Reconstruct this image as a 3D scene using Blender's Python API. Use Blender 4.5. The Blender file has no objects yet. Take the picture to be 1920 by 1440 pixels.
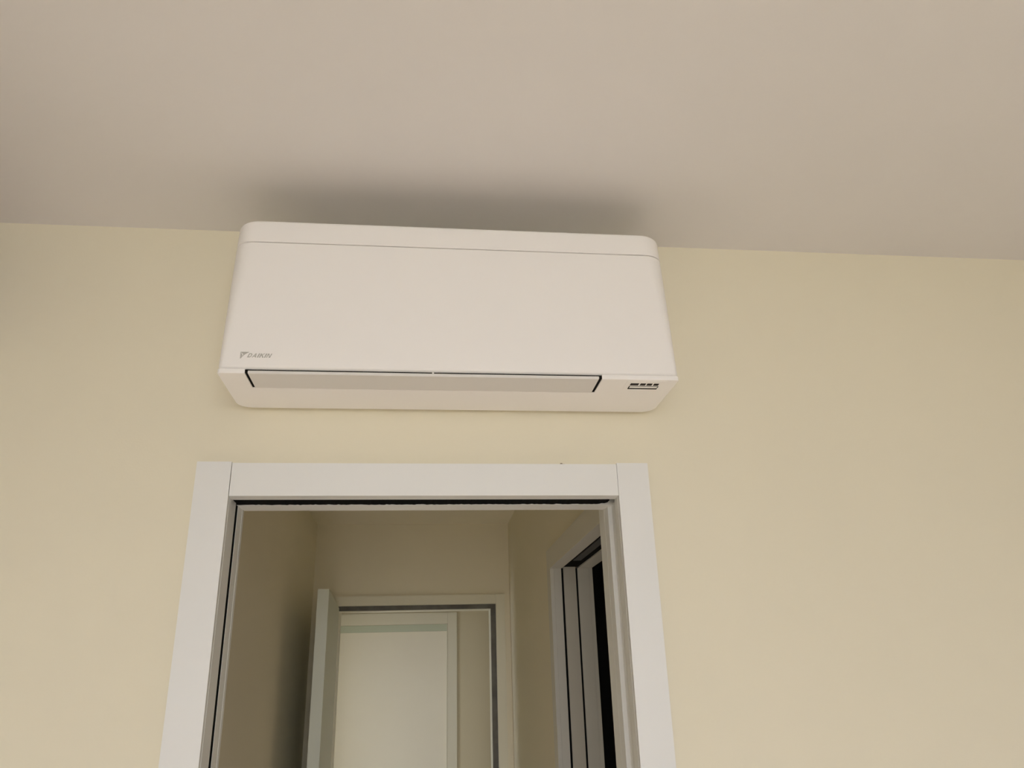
import bpy, bmesh, math, random
from mathutils import Vector, Matrix

random.seed(4)
SC = bpy.context.scene
COL = SC.collection
ZO = 1.77                      # eye height of the camera above the floor (m)

# ------------------------------------------------------------------ camera
PITCH, YAW, ROLL = math.radians(21.4263), math.radians(7.0093), math.radians(-1.6881)
fw = Vector((math.sin(YAW)*math.cos(PITCH), math.cos(YAW)*math.cos(PITCH), math.sin(PITCH)))
rt0 = Vector((math.cos(YAW), -math.sin(YAW), 0))
up0 = rt0.cross(fw)
rt = rt0*math.cos(ROLL) + up0*math.sin(ROLL)
up = -rt0*math.sin(ROLL) + up0*math.cos(ROLL)
cd = bpy.data.cameras.new('camera')
cd.sensor_fit = 'HORIZONTAL'; cd.sensor_width = 36.0
cd.lens = 1440.28/1920*36.0
cd.clip_start = 0.02; cd.clip_end = 200
cam = bpy.data.objects.new('camera', cd); COL.objects.link(cam)
m = Matrix.Identity(4)
for i in range(3):
    m[i][0], m[i][1], m[i][2] = rt[i], up[i], -fw[i]
m[0][3], m[1][3], m[2][3] = 0.0, -1.4231, ZO
cam.matrix_world = m
SC.camera = cam

# ------------------------------------------------------------------ world, sun, exposure
SKY = (0.97, 1.0, 1.10); SKY_STRENGTH = 9.0
SUN_STRENGTH = 21.0; SUN_COLOR = (1.0, 0.945, 0.90)
w = bpy.data.worlds.new('sky'); SC.world = w; w.use_nodes = True
bg = w.node_tree.nodes['Background']
bg.inputs[0].default_value = (*SKY, 1); bg.inputs[1].default_value = SKY_STRENGTH
sd = bpy.data.lights.new('sun', 'SUN'); sd.energy = SUN_STRENGTH; sd.color = SUN_COLOR; sd.angle = math.radians(0.6)
sun = bpy.data.objects.new('sun', sd); COL.objects.link(sun)
sun_dir = Vector((0.04, 1.0, -0.42)).normalized()        # the way the light travels
sun.rotation_euler = sun_dir.to_track_quat('-Z', 'Y').to_euler()
sun.location = (-2, -8, 8)

def portal(name, loc, rot, sx, sy):
    l = bpy.data.lights.new(name, 'AREA'); l.shape = 'RECTANGLE'; l.size = sx; l.size_y = sy
    l.cycles.is_portal = True
    o = bpy.data.objects.new(name, l); COL.objects.link(o); o.location = loc; o.rotation_euler = rot
portal('sky_portal', (0.10, -4.12, 1.80), (math.radians(90), 0, 0), 2.4, 1.60)
portal('sky_portal', (-.86, 2.48, 1.425), (0, math.radians(-90), 0), 1.25, 0.20)

SC.view_settings.view_transform = 'Standard'
SC.view_settings.look = 'None'
SC.view_settings.gamma = 1.0
SC.view_settings.use_curve_mapping = False
SC.view_settings.exposure = -0.58
try:
    SC.cycles.use_denoising = True
    SC.cycles.max_bounces = 9; SC.cycles.diffuse_bounces = 8
except Exception:
    pass

# ------------------------------------------------------------------ materials
def mat(name, col, rough=0.6, spec=0.4, bump=0.0, bscale=200.0, var=0.0, vscale=3.0, metal=0.0):
    M = bpy.data.materials.new(name); M.use_nodes = True
    nt = M.node_tree; b = nt.nodes['Principled BSDF']
    b.inputs['Base Color'].default_value = (*col, 1)
    b.inputs['Roughness'].default_value = rough
    b.inputs['Specular IOR Level'].default_value = spec
    b.inputs['Metallic'].default_value = metal
    tc = nt.nodes.new('ShaderNodeTexCoord')
    if bump > 0:
        n = nt.nodes.new('ShaderNodeTexNoise'); n.inputs['Scale'].default_value = bscale; n.inputs['Detail'].default_value = 3
        bn = nt.nodes.new('ShaderNodeBump'); bn.inputs['Strength'].default_value = bump; bn.inputs['Distance'].default_value = 0.001
        nt.links.new(tc.outputs['Object'], n.inputs['Vector'])
        nt.links.new(n.outputs['Fac'], bn.inputs['Height']); nt.links.new(bn.outputs['Normal'], b.inputs['Normal'])
    if var > 0:
        n2 = nt.nodes.new('ShaderNodeTexNoise'); n2.inputs['Scale'].default_value = vscale; n2.inputs['Detail'].default_value = 4
        r = nt.nodes.new('ShaderNodeValToRGB')
        r.color_ramp.elements[0].position = 0.3; r.color_ramp.elements[1].position = 0.7
        r.color_ramp.elements[0].color = (*[c*(1-var) for c in col], 1)
        r.color_ramp.elements[1].color = (*[min(1, c*(1+var)) for c in col], 1)
        nt.links.new(tc.outputs['Object'], n2.inputs['Vector'])
        nt.links.new(n2.outputs['Fac'], r.inputs['Fac']); nt.links.new(r.outputs['Color'], b.inputs['Base Color'])
    return M

M_wall = mat('cream_wall_paint', (0.78, 0.735, 0.59), 0.75, 0.2, bump=0.12, bscale=260, var=0.012, vscale=2.2)
M_ceil = mat('white_ceiling_paint', (0.765, 0.75, 0.745), 0.85, 0.1, bump=0.10, bscale=220, var=0.010, vscale=1.8)
M_lac = mat('white_lacquer', (0.765, 0.772, 0.758), 0.38, 0.45, bump=0.02, bscale=120)
M_plastic = mat('white_plastic', (0.89, 0.875, 0.86), 0.48, 0.35)
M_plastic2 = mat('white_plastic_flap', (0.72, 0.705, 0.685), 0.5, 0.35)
M_logo = mat('grey_print', (0.47, 0.46, 0.43), 0.5, 0.3)
M_black = mat('black_plastic', (0.010, 0.009, 0.008), 0.8, 0.05)
M_brush = mat('black_brush_pile', (0.008, 0.008, 0.008), 0.95, 0.05, bump=0.8, bscale=900)
M_disp = mat('dark_display', (0.022, 0.018, 0.016), 0.6, 0.1)
M_seal = mat('dark_grey_seal', (0.15, 0.145, 0.13), 0.7, 0.2, var=0.25, vscale=14)
M_alu = mat('grey_aluminium', (0.085, 0.085, 0.08), 0.6, 0.3)
M_band = mat('grey_green_strip', (0.55, 0.60, 0.47), 0.5, 0.3)
M_door = mat('ivory_door', (0.86, 0.825, 0.69), 0.45, 0.4, var=0.01)
M_floor = mat('grey_beige_tile', (0.43, 0.385, 0.355), 0.45, 0.4, var=0.18, vscale=5)
M_bounce = mat('bounce_ground', (0.56, 0.53, 0.46), 0.9, 0.1, var=0.12, vscale=6)  # outside ground, colour lightened to send more light up into the room
M_ivory = mat('ivory_laminate', (0.735, 0.71, 0.575), 0.45, 0.4)
M_leaf = mat('pale_grey_green_leaf', (0.63, 0.66, 0.57), 0.45, 0.4)
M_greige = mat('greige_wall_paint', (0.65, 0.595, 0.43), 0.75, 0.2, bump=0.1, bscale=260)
M_pale = mat('pale_grey_lacquer', (0.62, 0.605, 0.535), 0.42, 0.4)
M_leaf2 = mat('grey_beige_leaf', (0.56, 0.535, 0.455), 0.45, 0.4)
M_dark = mat('dark_room_shade', (0.05, 0.05, 0.045), 0.35, 0.5, var=0.1)  # near-black colour stands in for the darkness of the unlit room
M_wood = mat('brown_timber', (0.17, 0.115, 0.075), 0.6, 0.3, var=0.25, vscale=9)
M_chip = mat('paint_chip', (0.16, 0.12, 0.07), 0.9, 0.1)
M_chrome = mat('brushed_steel', (0.6, 0.6, 0.55), 0.3, 0.5, metal=0.9)

# ------------------------------------------------------------------ helpers
def link(name, me, material, parent=None):
    o = bpy.data.objects.new(name, me); COL.objects.link(o)
    if material: me.materials.append(material)
    if parent: o.parent = parent
    return o
def tag(o, label, cat=None, group=None, kind=None):
    o['label'] = label
    if cat: o['category'] = cat
    if group: o['group'] = group
    if kind: o['kind'] = kind
    return o
def empty(name, loc):
    o = bpy.data.objects.new(name, None); COL.objects.link(o); o.location = loc; o.empty_display_size = 0.1
    return o
def add_box(bm, x0, x1, y0, y1, z0, z1):
    v = [bm.verts.new(p) for p in ((x0,y0,z0),(x1,y0,z0),(x1,y1,z0),(x0,y1,z0),(x0,y0,z1),(x1,y0,z1),(x1,y1,z1),(x0,y1,z1))]
    for f in ((0,3,2,1),(4,5,6,7),(0,1,5,4),(1,2,6,5),(2,3,7,6),(3,0,4,7)):
        bm.faces.new([v[i] for i in f])
def done(bm, name, material, parent=None, bevel=0.0, seg=2, smooth=False, weld=True):
    if bevel > 0:
        es = [e for e in bm.edges if len(e.link_faces) == 2 and e.calc_face_angle(0) > 0.5]
        bmesh.ops.bevel(bm, geom=es, offset=bevel, segments=seg, profile=0.5, affect='EDGES', clamp_overlap=True)
    bmesh.ops.recalc_face_normals(bm, faces=bm.faces[:])
    me = bpy.data.meshes.new(name); bm.to_mesh(me); bm.free()
    if smooth:
        for p in me.polygons: p.use_smooth = True
        try: me.set_sharp_from_angle(angle=math.radians(40))
        except Exception: pass
    if parent is not None:
        me.transform(Matrix.Translation(-parent_world(parent)))
    return link(name, me, material, parent)
def parent_world(p):
    t = Vector(p.location); q = p.parent
    while q is not None:
        t += Vector(q.location); q = q.parent
    return t
def boxes(name, lst, material, parent=None, bevel=0.0, seg=2):
    """boxes given with z relative to the camera's eye height"""
    bm = bmesh.new()
    for (x0,x1,y0,y1,z0,z1) in lst:
        add_box(bm, x0, x1, y0, y1, z0+ZO, z1+ZO)
    return done(bm, name, material, parent, bevel, seg)
FL = -ZO      # floor level in eye-relative z
ZC = 0.8943   # ceiling of the room
ZH = 0.725    # lowered ceiling of the hallway
DH = 0.3326   # clear height of the doors

# ------------------------------------------------------------------ room shell
LX, RX, BY = -1.60, 4.2, -4.0
def struct(name, lst, material, label, bevel=0.0, cat=None):
    o = boxes(name, lst, material, None, bevel)
    return tag(o, label, cat or name.split('_')[0], kind='structure')
struct('floor', [(LX-.1, RX+.1, BY-.12, 4.2, FL-.1, FL)], M_floor, 'grey-beige floor running through room and hallway')
struct('ceiling', [(LX-.1, RX+.1, BY-.12, 0.106, ZC, ZC+.12)], M_ceil, 'plain white painted ceiling above the wall unit')
# wall with the doorway; hollow to the left of the opening, where the sliding leaf is housed
wl, wr, wt = -.372, .400, .358
wall_front = struct('wall_front', [
    (LX, -1.20, 0, .106, FL, ZC),
    (-1.20, wl, 0, .014, FL, ZC), (-1.20, wl, .092, .106, FL, ZC), (-1.20, wl, .014, .092, wt+.02, ZC),
    (wr, RX, 0, .106, FL, ZC),
    (wl, wr, 0, .014, wt, ZC), (wl, wr, .092, .106, wt, ZC), (wl, wr, .014, .092, wt+.03, ZC)],
    M_wall, 'cream painted wall carrying the air conditioner')
struct('wall_left', [(LX-.1, LX, BY, .106, FL, ZC)], M_wall, 'cream painted wall at the left of the room')
struct('wall_right', [(RX, RX+.1, BY, .106, FL, ZC)], M_wall, 'cream painted wall at the right of the room')
WX0, WX1 = -1.10, 1.30
struct('wall_back', [(LX, WX0, BY-.12, BY, FL, ZC), (WX1, RX, BY-.12, BY, FL, ZC), (WX0, WX1, BY-.12, BY, 2.60-ZO, ZC), (WX0, WX1, BY-.12, BY, FL, 1.00-ZO)],
       M_wall, 'cream painted wall with the large window behind the viewer')
win = boxes('window_1', [(WX0, WX0+.055, BY-.09, BY-.03, 1.00-ZO, 2.60-ZO), (WX1-.055, WX1, BY-.09, BY-.03, 1.00-ZO, 2.60-ZO), (WX0+.055, WX1-.055, BY-.09, BY-.03, 2.545-ZO, 2.60-ZO), (WX0+.055, WX1-.055, BY-.09, BY-.03, 1.00-ZO, 1.055-ZO)], M_lac, None, .003)
tag(win, 'white large window frame in the back wall', 'window', kind='structure')
tag(boxes('shade_beam_1', [(LX, -.872, BY, -.0002, .575, ZC)], M_wood, None, .004), 'added brown beam out of view, shading the upper left corner', 'beam', kind='structure')  # unseen beam added only to darken the upper left wall and ceiling
gr = boxes('ground', [(-30, 30, -60, BY-.12, FL-.30, FL-.18)], M_bounce); tag(gr, 'pale ground outside the large window, lightened to bounce light in', 'bounce_ground', kind='structure')

# ------------------------------------------------------------------ hallway and lobby beyond the doorway
HLX, HRX, HEY = -.486, .410, 2.24
struct('wall_hallway_left', [(HLX-.1, HLX, .106, HEY, FL, ZH)], M_wall, 'cream left wall of the hallway')
# right hallway wall with its own sliding-door opening (y .265 .. .985)
oy0, oy1 = .265, .985
struct('wall_hallway_right', [
    (HRX, .520, .106, oy0-.024, FL, ZH),
    (HRX, .422, oy1+.024, 1.85, FL, ZH), (.508, .520, oy1+.024, 1.85, FL, ZH), (HRX, .520, 1.85, HEY, FL, ZH), (.422, .508, oy1+.024, 1.85, wt+.05, ZH),
    (HRX, .422, oy0-.024, oy1+.024, wt, ZH), (.508, .520, oy0-.024, oy1+.024, wt, ZH), (.422, .508, oy0-.024, oy1+.024, wt+.05, ZH)],
    M_wall, 'cream right wall of the hallway with a sliding-door opening')
struct('ceiling_hallway', [(HLX-.1, .52, .106, HEY+.11, ZH, ZH+.1)], M_wall, 'lowered cream ceiling of the hallway')
fl_, fr_, ft_ = -.385, .346, .356
struct('wall_hallway_end', [(-.85, fl_, HEY, HEY+.11, FL, ZH), (fr_, 1.6, HEY, HEY+.11, FL, ZH), (fl_, fr_, HEY, HEY+.11, ft_, ZH)],
       M_wall, 'cream wall at the end of the hallway around the open door')
LBY = 3.1294
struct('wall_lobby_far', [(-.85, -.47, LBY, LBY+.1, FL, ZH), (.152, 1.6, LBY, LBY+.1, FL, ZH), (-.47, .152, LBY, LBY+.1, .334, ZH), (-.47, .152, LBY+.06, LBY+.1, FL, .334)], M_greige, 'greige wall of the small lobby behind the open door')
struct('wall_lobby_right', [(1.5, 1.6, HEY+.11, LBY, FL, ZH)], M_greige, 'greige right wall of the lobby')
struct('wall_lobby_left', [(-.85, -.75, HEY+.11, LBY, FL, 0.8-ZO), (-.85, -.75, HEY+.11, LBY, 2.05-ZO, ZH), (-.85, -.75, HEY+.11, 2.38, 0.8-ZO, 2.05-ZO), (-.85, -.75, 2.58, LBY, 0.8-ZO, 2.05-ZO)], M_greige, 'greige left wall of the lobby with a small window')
struct('ceiling_lobby', [(-.85, 1.6, HEY+.11, LBY+.1, ZH, ZH+.1)], M_ceil, 'white ceiling of the lobby')
# unlit room behind the right-hand opening
struct('wall_dark_room', [(2.0, 2.1, .106, 2.24, FL, ZH), (.52, 2.1, .106, .12, FL, ZH), (.52, 2.1, 2.20, 2.24, FL, ZH)], M_dark, 'walls of the unlit room beside the hallway, coloured dark for its shade')
struct('ceiling_dark_room', [(.52, 2.1, .106, 2.24, ZH, ZH+.1)], M_ceil, 'ceiling of the unlit room beside the hallway')

# ------------------------------------------------------------------ doorway 1: sliding-door frame in the room wall
d1 = empty('door_1', (0.0125, 0.05, 0.0)); tag(d1, 'white framed sliding-door opening under the air conditioner', 'door', kind='structure')
T = -.012
XL0, XL1, XR0, XR1 = -.4096, -.3479, .3729, .4348
boxes('casing', [(XL0, XL1-.0004, T, -.0002, FL, .3964)], M_lac, d1, .0016)
boxes('casing', [(XR0+.0003, XR1, T, -.0002, FL, .3964)], M_lac, d1, .0016)
boxes('casing', [(XL1+.0008, XR0-.0003, T+.0006, -.0002, DH, .3942)], M_lac, d1, .0016)
# near half of the frame
boxes('jamb', [(wl, XL1, .0003, .0185, FL, DH)], M_lac, d1, .0006)
boxes('frame_head', [(wl, wr, .0003, .0205, DH, wt-.0005)], M_lac, d1, .0006)
# right-hand jamb with the groove that takes the leaf
boxes('jamb', [(XR0, wr-.001, .0003, .028, FL, DH), (XR0+.0082, wr-.001, .028, .0838, FL, DH), (XR0, wr-.001, .0838, .106, FL, DH)], M_lac, d1)
boxes('groove_lip', [(XR0+.0040, XR0+.0085, .044, .052, FL, DH-.0005)], M_lac, d1, .0012)
# far half of the frame
boxes('jamb', [(wl, XL1, .0700, .106, FL, DH)], M_lac, d1, .0006)
boxes('frame_head', [(wl, wr-.001, .0690, .106, DH, wt-.0005)], M_lac, d1, .0008)
# casing on the hallway side
boxes('casing', [(-.400, XL1+.0005, .1062, .120, FL, .395)], M_lac, d1, .001)
boxes('casing', [(.3731, .4095, .1185, .165, FL, .395)], M_lac, d1, .001)
boxes('jamb', [(.3733, .4095, .1062, .1183, FL, .395)], M_lac, d1)
boxes('casing', [(XL1+.001, .3718, .1062, .120, DH+.0008, .395)], M_lac, d1, .001)
# sliding leaf in its pocket; only its leading edge shows
boxes('door_leaf', [(-1.15, XL1-.0006, .0200, .0540, FL+.008, DH+.012)], M_lac, d1, .0008)
tag(boxes('brush_gap_fill', [(-.3715, -.3485, .0556, .0698, FL, DH-.001)], M_brush, d1), 'black brush pile along the jamb slit')
# brush pile in the head slot: a strip with an uneven edge
bm = bmesh.new()
N = 150; xa, xb = XL1-.010, .3655
rows = []
for i in range(N+1):
    x = xa+(xb-xa)*i/N
    e = 0.0 if i < N-3 else (i-(N-3))*.004
    j0, j1 = random.uniform(-.0016, .0010), random.uniform(-.0010, .0022)
    y0, y1 = .0225+j0+e, .0668+j1-e*1.2
    zz = DH+.0010+random.uniform(-.0004, .0006)
    rows.append([bm.verts.new((x, y0, ZO+DH+.006)), bm.verts.new((x, y0, ZO+zz)), bm.verts.new((x, y1, ZO+zz)), bm.verts.new((x, y1, ZO+DH+.006))])
for a, b in zip(rows, rows[1:]):
    for k in range(4):
        bm.faces.new((a[k], a[(k+1) % 4], b[(k+1) % 4], b[k]))
bm.faces.new(rows[0]); bm.faces.new(rows[-1])
tag(done(bm, 'brush_gap_fill', M_brush, d1), 'black brush pile along the head slot')
boxes('slot_dark_fill', [(wl+.001, .366, .0212, .0685, DH+.0065, DH+.02)], M_black, d1)  # black box paints the dark depth of the head slot

# little flakes of loose paint on the top edge of the casing
for k, (x, z, s) in enumerate(((.2295, .3955, .0016), (.2665, .3962, .0032), (.2715, .3958, .0018), (-.253, .3952, .0016), (-.213, .3950, .0014))):
    bm = bmesh.new()
    pts = [(x-s, z), (x-s*.2, z-s*.45), (x+s*1.1, z-s*.1), (x+s*.3, z+s*.55), (x-s*.6, z+s*.5)]
    lo = [bm.verts.new((a, -.0003, c+ZO)) for a, c in pts]; hi = [bm.verts.new((a, -.0022, c+ZO+s*.2)) for a, c in pts]
    bm.faces.new(lo); bm.faces.new(hi)
    for i in range(5): bm.faces.new((lo[i], lo[(i+1) % 5], hi[(i+1) % 5], hi[i]))
    done(bm, 'paint_chip', M_chip, wall_front)

# ------------------------------------------------------------------ doorway 2: sliding door in the right wall of the hallway
d2 = empty('door_2', (.465, .625, 0.0)); tag(d2, 'white sliding-door frame in the right hallway wall opening onto darkness', 'door', kind='structure')
cx = .398
boxes('casing', [(cx, .4097, oy1, oy1+.062, FL, .3985)], M_pale, d2, .001)
boxes('casing', [(cx, .4097, oy0-.062, oy0, FL, .3985)], M_pale, d2, .001)
boxes('casing', [(cx, .4097, oy0+.0005, oy1-.0005, .3365, .3985)], M_pale, d2, .001)
boxes('jamb', [(.4100, .4330, oy1, oy1+.0235, FL, .3365)], M_pale, d2, .0006)
boxes('jamb', [(.4845, .5200, oy1, oy1+.0235, FL, .3365)], M_pale, d2, .0006)
boxes('jamb', [(.4100, .5200, oy0-.0235, oy0, FL, .3365)], M_pale, d2, .0006)
boxes('frame_head', [(.4100, .4360, oy0-.0235, oy1+.0235, .3368, wt-.0005)], M_pale, d2, .0006)
boxes('frame_head', [(.4880, .5200, oy0-.0235, oy1+.0235, .3368, wt-.0005)], M_pale, d2, .0006)
boxes('casing', [(.5203, .532, oy1+.0005, oy1+.062, FL, .3985)], M_pale, d2, .001)
boxes('casing', [(.5203, .532, oy0-.062, oy1+.0, .3372, .3985)], M_pale, d2, .001)
boxes('door_leaf', [(.4398, .4787, oy1+.001, 1.80, FL+.008, .345)], M_leaf2, d2, .0008)
boxes('slot_dark_fill', [(.4363, .4877, oy0, oy1-.0005, .3405, .3570)], M_black, d2)  # black box puts the shade inside the slot into colour
boxes('brush_gap_fill', [(.4332, .4395, oy1+.0025, oy1+.02, FL, .3366)], M_brush, d2)  # black strips here and next paint the shade in the gaps beside the leaf
boxes('brush_gap_fill', [(.4790, .4843, oy1+.0025, oy1+.02, FL, .3366)], M_brush, d2)
tag(boxes('rail', [(.4450, .4680, oy0+.01, oy1-.14, .3385, .3404)], M_alu, d2, .0004), 'grey metal rail inside the head slot')

# ------------------------------------------------------------------ doorway 3: hinged door at the end of the hallway, standing open
d3 = empty('door_3', (-.02, HEY, 0.0)); tag(d3, 'white hinged door standing open at the end of the hallway', 'door', kind='structure')
boxes('casing', [(.3438, .3845, HEY-.012, HEY-.0002, FL, .3965)], M_ivory, d3, .001)
boxes('casing', [(-.4260, -.3830, HEY-.012, HEY-.0002, FL, .3965)], M_ivory, d3, .001)
boxes('casing', [(-.3826, .3434, HEY-.012, HEY-.0002, .3545, .3965)], M_ivory, d3, .001)
boxes('jamb', [(.3440, .3460, HEY, HEY+.11, FL, .354), (.3205, .3440, HEY+.020, HEY+.11, FL, .3335)], M_ivory, d3, .0008)
boxes('jamb', [(-.3850, -.3825, HEY, HEY+.11, FL, .354), (-.3825, -.3650, HEY+.044, HEY+.11, FL, .3335)], M_ivory, d3, .0008)
boxes('frame_head', [(-.3830, .3440, HEY, HEY+.11, .354, .356), (-.3830, .3440, HEY+.020, HEY+.11, .3335, .354)], M_ivory, d3, .0008)
tag(boxes('seal', [(-.380, .3436, HEY+.004, HEY+.0196, .3345, .3535)], M_seal, d3), 'dark grey rubber seal along the head')
tag(boxes('seal', [(.3215, .3436, HEY+.004, HEY+.0196, FL, .3340)], M_seal, d3), 'dark grey rubber seal along the jamb')
# leaf opened a little past square
p0, p1 = Vector((-.3640, 2.222)), Vector((-.3310, 1.500)); dv = (p1-p0).normalized(); nv = Vector((dv.y, -dv.x))
if nv.x > 0: nv = -nv
bm = bmesh.new()
a = [p0, p1, p1+nv*.040, p0+nv*.040]
lo = [bm.verts.new((v.x, v.y, FL+.01+ZO)) for v in a]; hi = [bm.verts.new((v.x, v.y, .3445+ZO)) for v in a]
bm.faces.new(lo); bm.faces.new(hi)
for i in range(4): bm.faces.new((lo[i], lo[(i+1) % 4], hi[(i+1) % 4], hi[i]))
done(bm, 'door_leaf', M_leaf, d3, .0012)
for z in (.17, -.55, -1.45):
    bm = bmesh.new()
    bmesh.ops.create_cone(bm, cap_ends=True, segments=14, radius1=.007, radius2=.007, depth=.10, matrix=Matrix.Translation((-.3730, 2.2305, z+ZO)))
    done(bm, 'hinge', M_chrome, d3, smooth=True)

# ------------------------------------------------------------------ doorway 4: closed door in the lobby
d4 = empty('door_4', (-.16, LBY, 0.0)); tag(d4, 'closed ivory door seen through the open hallway door', 'door', kind='structure')
boxes('casing', [(.1535, .2042, LBY-.012, LBY-.0002, FL, .3970)], M_ivory, d4, .0012)
boxes('casing', [(-.52, -.4705, LBY-.012, LBY-.0002, FL, .3970)], M_ivory, d4, .0012)
boxes('casing', [(-.470, .1530, LBY-.012, LBY-.0002, .3345, .3970)], M_ivory, d4, .0012)
boxes('jamb', [(.1485, .1519, LBY-.005, LBY+.03, FL, .3335)], M_ivory, d4, .0005)
tag(boxes('top_strip', [(-.4695, .1483, LBY-.002, LBY+.030, .2975, .3335)], M_band, d4, .0008), 'grey-green strip above the door panel')
boxes('door_leaf', [(-.4695, .1483, LBY+.002, LBY+.040, FL+.006, .2970)], M_door, d4, .0008)

# ------------------------------------------------------------------ the air conditioner
AL, AR, AF = .0542-.399, .0542+.399, -.189
ac = empty('air_conditioner', (.0542, 0.0, .500+ZO))
tag(ac, 'white wall-mounted split air conditioner hung above the doorway', 'air conditioner')
def plan(x0, x1, y0, y1, rf, rr, n=10):
    """rounded rectangle seen from above: front corners rf, rear corners rr"""
    P = []
    for cxx, cyy, r, a0 in ((x0+rf, y0+rf, rf, 180), (x1-rf, y0+rf, rf, 270), (x1-rr, y1-rr, rr, 0), (x0+rr, y1-rr, rr, 90)):
        for k in range(n+1):
            a_ = math.radians(a0+90*k/n)
            P.append((cxx+r*math.cos(a_), cyy+r*math.sin(a_)))
    return P
def loft(name, rings, material, parent):
    bm = bmesh.new(); R = []
    for pts, z in rings:
        R.append([bm.verts.new((x, y, z+ZO)) for x, y in pts])
    n = len(R[0])
    for a_, b_ in zip(R, R[1:]):
        for i in range(n): bm.faces.new((a_[i], a_[(i+1) % n], b_[(i+1) % n], b_[i]))
    bm.faces.new(R[0]); bm.faces.new(R[-1])
    return done(bm, name, material, parent, smooth=True)
def rad(z):   # the upright front corners open out from tight at the bottom to generous at the top
    t = max(0, min(1, (z-.505)/(.80-.505)))
    return .008+.036*t**1.1
Z_SEAM0, Z_SEAM1, Z_PB, Z_TOP = .7548, .7564, .5086, .8021
# inner housing
hz = [.5090, .60, .70, .7985]
loft('housing', [(plan(AL+.0022, AR-.0022, AF+.0045, -.0005, rad(z), .004), z) for z in hz], M_plastic, ac)
# front panel
rings = []
rb = .0070
for k in range(7):
    a_ = math.radians(90*k/6); ins = rb*(1-math.sin(a_)); z = Z_PB+rb*(1-math.cos(a_))
    rings.append((plan(AL+ins*.55, AR-ins*.55, AF+ins, -.058, max(.004, rad(z)-ins*.5), .002), z))
for k in range(1, 13):
    z = Z_PB+rb+(Z_SEAM0-.0008-Z_PB-rb)*k/12
    rings.append((plan(AL, AR, AF, -.058, rad(z), .002), z))
rings.append((plan(AL+.0006, AR-.0006, AF+.0008, -.0585, rad(Z_SEAM0), .002), Z_SEAM0))
panel = loft('front_panel', rings, M_plastic, ac)
# top cover
rings = [(plan(AL+.0006, AR-.0006, AF+.0008, -.0008, rad(Z_SEAM1), .004), Z_SEAM1)]
for z in (.7572, .765, .775, .785): rings.append((plan(AL, AR, AF, -.0008, rad(z), .004), z))
rtp = .0065
for k in range(8):
    a_ = math.radians(90*k/7); ins = rtp*(1-math.cos(a_)); z = Z_TOP-rtp+rtp*math.sin(a_)
    rings.append((plan(AL+ins, AR-ins, AF+ins, -.0008, max(.01, rad(z)-ins*.6), .004), z))
top = loft('top_cover', rings, M_plastic, ac)
# air intake slats on the top cover (seen only from above)
for k in range(9):
    y = -.150+.014*k
    boxes('intake_slat', [(AL+.05, AR-.05, y, y+.004, Z_TOP+.0002, Z_TOP+.003)], M_plastic2, ac)
# lower tray with the outlet cut-out
NX0, NX1, NY = -.2998, .3128, -.1200
def tray_outline(ins=0.0):
    P = []
    x0, x1, y0, y1 = AL+ins, AR-ins, AF+ins, -.0165-ins
    rf, rr, n = .0045, .027, 8
    def arc(cxx, cyy, r, a0):
        for k in range(n+1):
            a_ = math.radians(a0+90*k/n); P.append((cxx+r*math.cos(a_), cyy+r*math.sin(a_)))
    arc(x0+rf, y0+rf, rf, 180)
    P.extend([(NX0-ins, y0), (NX0-ins, NY+ins*3.4), (NX1+ins, NY+ins*3.4), (NX1+ins, y0)])
    arc(x1-rf, y0+rf, rf, 270); arc(x1-rr, y1-rr, rr, 0); arc(x0+rr, y1-rr, rr, 90)
    return P
bm = bmesh.new(); R = []
for ins, z in ((.0009, .4998), (.00025, .5002), (0.0, .5008), (0.0, .5078), (.0008, .5084)):
    R.append([bm.verts.new((x, y, z+ZO)) for x, y in tray_outline(ins)])
n = len(R[0])
for a_, b_ in zip(R, R[1:]):
    for i in range(n): bm.faces.new((a_[i], a_[(i+1) % n], b_[(i+1) % n], b_[i]))
bm.faces.new(R[0]); bm.faces.new(R[-1])
tray = done(bm, 'bottom_tray', M_plastic, ac)
boxes('outlet_gap_shade', [(NX0+.0001, -.2951, AF+.0014, NY-.0005, .5016, .5073)], M_black, ac)  # black boxes on both sides paint the shade in the flap's end gaps
boxes('outlet_gap_shade', [(.3075, NX1-.0001, AF+.0014, NY-.0005, .5016, .5073)], M_black, ac)
boxes('air_outlet', [(NX0+.0002, NX1-.0002, AF+.0050, NY-.0003, .5058, .5088)], M_black, ac)
tag(ac.children[-1], 'black interior of the air outlet showing round the flap')
# louvre flap
bm = bmesh.new()
fx0, fx1 = -.2948, .3072
prof = [(AF+.0012, .4999), (AF+.0004, .5006), (AF+.0001, .5016), (AF+.0001, .5044), (AF+.0008, .5053), (AF+.004, .5056), (-.1232, .5056), (-.1226, .5050), (-.1226, .5004), (-.1232, .4998)]
ra = [bm.verts.new((fx0+(.0008 if i in (0, 4, 5) else 0), y, z+ZO)) for i, (y, z) in enumerate(prof)]
rb_ = [bm.verts.new((fx1-(.0008 if i in (0, 4, 5) else 0), y, z+ZO)) for i, (y, z) in enumerate(prof)]
bm.faces.new(ra); bm.faces.new(rb_)
for i in range(len(prof)): bm.faces.new((ra[i], ra[(i+1) % len(prof)], rb_[(i+1) % len(prof)], rb_[i]))
flap = done(bm, 'flap', M_plastic2, ac)
boxes('flap_stop', [(.0135, .0165, AF+.0012, AF+.006, .5056, .5086)], M_plastic, ac)
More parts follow.
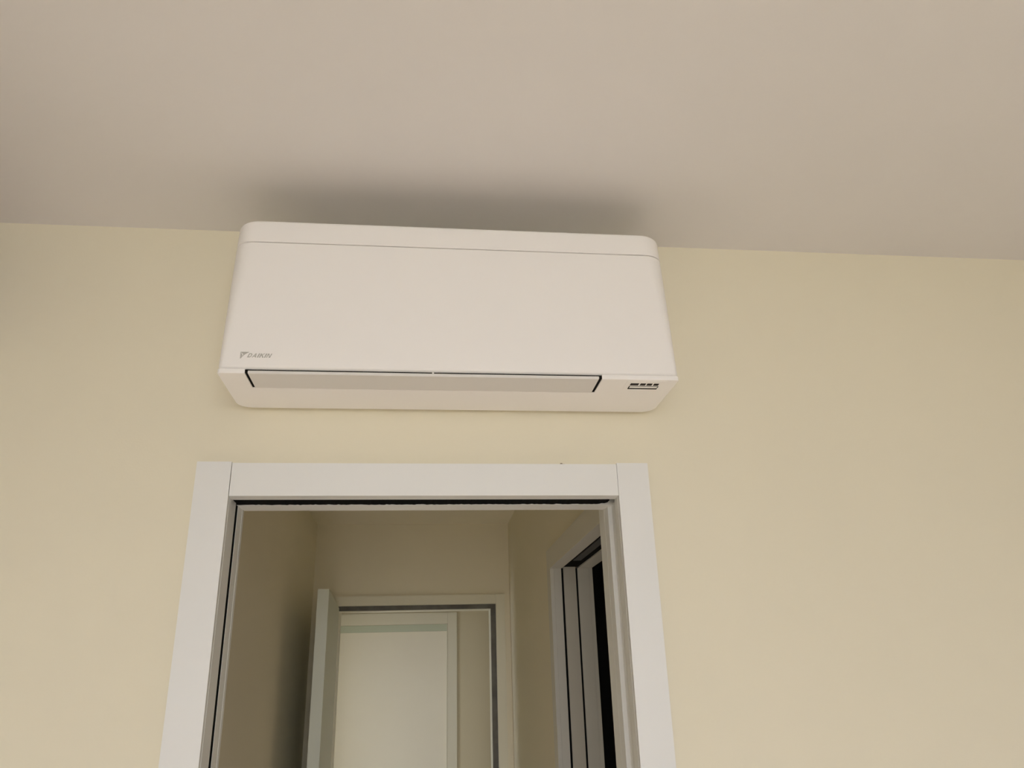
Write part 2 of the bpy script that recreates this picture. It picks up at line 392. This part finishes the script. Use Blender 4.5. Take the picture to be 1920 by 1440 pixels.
# receiver and display plate under the right-hand end
plate = boxes('display_plate', [(.3600, .4330, -.1830, -.1415, .4993, .5000)], M_plastic, ac, .0003)
for x0, x1 in ((.3690, .3842), (.3872, .3971), (.3996, .4092), (.4120, .4212)):
    boxes('display_window', [(x0, x1, -.1728, -.1632, .4990, .4994)], M_disp, plate)
boxes('receiver_window', [(.3690, .4235, -.1598, -.1452, .4989, .4994)], M_black, plate)
boxes('receiver_bar', [(.3708, .4218, -.1586, -.1515, .4986, .4990)], M_plastic, plate)
# printed maker's mark: slanted capitals and a faceted triangle
def strokes(letter):
    s = .27
    if letter == 'D': return [[(0,0),(s,0),(s,1),(0,1)], [(s,0),(.70,0),(.62,.2),(s,.2)], [(s,.8),(.62,.8),(.70,1),(s,1)], [(.70,0),(1,.28),(1,.72),(.70,1),(.62,.8),(.78,.64),(.78,.36),(.62,.2)]]
    if letter == 'A': return [[(-.12,0),(.14,0),(.60,1),(.36,1)], [(.36,1),(.62,1),(1.02,0),(.76,0)], [(.24,.22),(.78,.22),(.72,.42),(.33,.42)]]
    if letter == 'I': return [[(0,0),(.32,0),(.32,1),(0,1)]]
    if letter == 'K': return [[(0,0),(s+.03,0),(s+.03,1),(0,1)], [(s,.40),(.44,.62),(1,1),(.68,1),(s,.66)], [(.34,.56),(.56,.66),(1.06,0),(.74,0)]]
    if letter == 'N': return [[(0,0),(.22,0),(.22,1),(0,1)], [(.78,0),(1,0),(1,1),(.78,1)], [(.10,1),(.30,1),(.90,0),(.70,0)]]
def flat(name, polys, parent):
    bm = bmesh.new()
    for P in polys:
        f = [bm.verts.new((x, AF-.00006, z+ZO)) for x, z in P]; b = [bm.verts.new((x, AF-.0003, z+ZO)) for x, z in P]
        bm.faces.new(f); bm.faces.new(b)
        for i in range(len(P)): bm.faces.new((f[i], f[(i+1) % len(P)], b[(i+1) % len(P)], b[i]))
    return done(bm, name, M_logo, parent)
lx, lz, lh, sh = -.2985, .5289, .0076, .42
for ch, off, wch in (('D', 0, .0062), ('A', .0084, .0060), ('I', .0160, .0066), ('K', .0194, .0072), ('I', .0278, .0066), ('N', .0312, .0066)):
    flat('logo_letter', [[(lx+off+u*wch+v*lh*sh, lz+v*lh) for u, v in P] for P in strokes(ch)], panel)
tx, tz = -.3100, .5268
S = lambda u, v: (tx+u*.0120, tz+v*.0122)
flat('logo_mark', [[S(.02, 1), S(.02, .10), S(0, 0), S(.16, .02), S(.30, .30), S(.30, .55)],
                   [S(.02, 1), S(.42, .62), S(.30, .30), S(.16, .12), S(.60, .58), S(1.22, 1.0), S(.30, 1.0)]], panel)
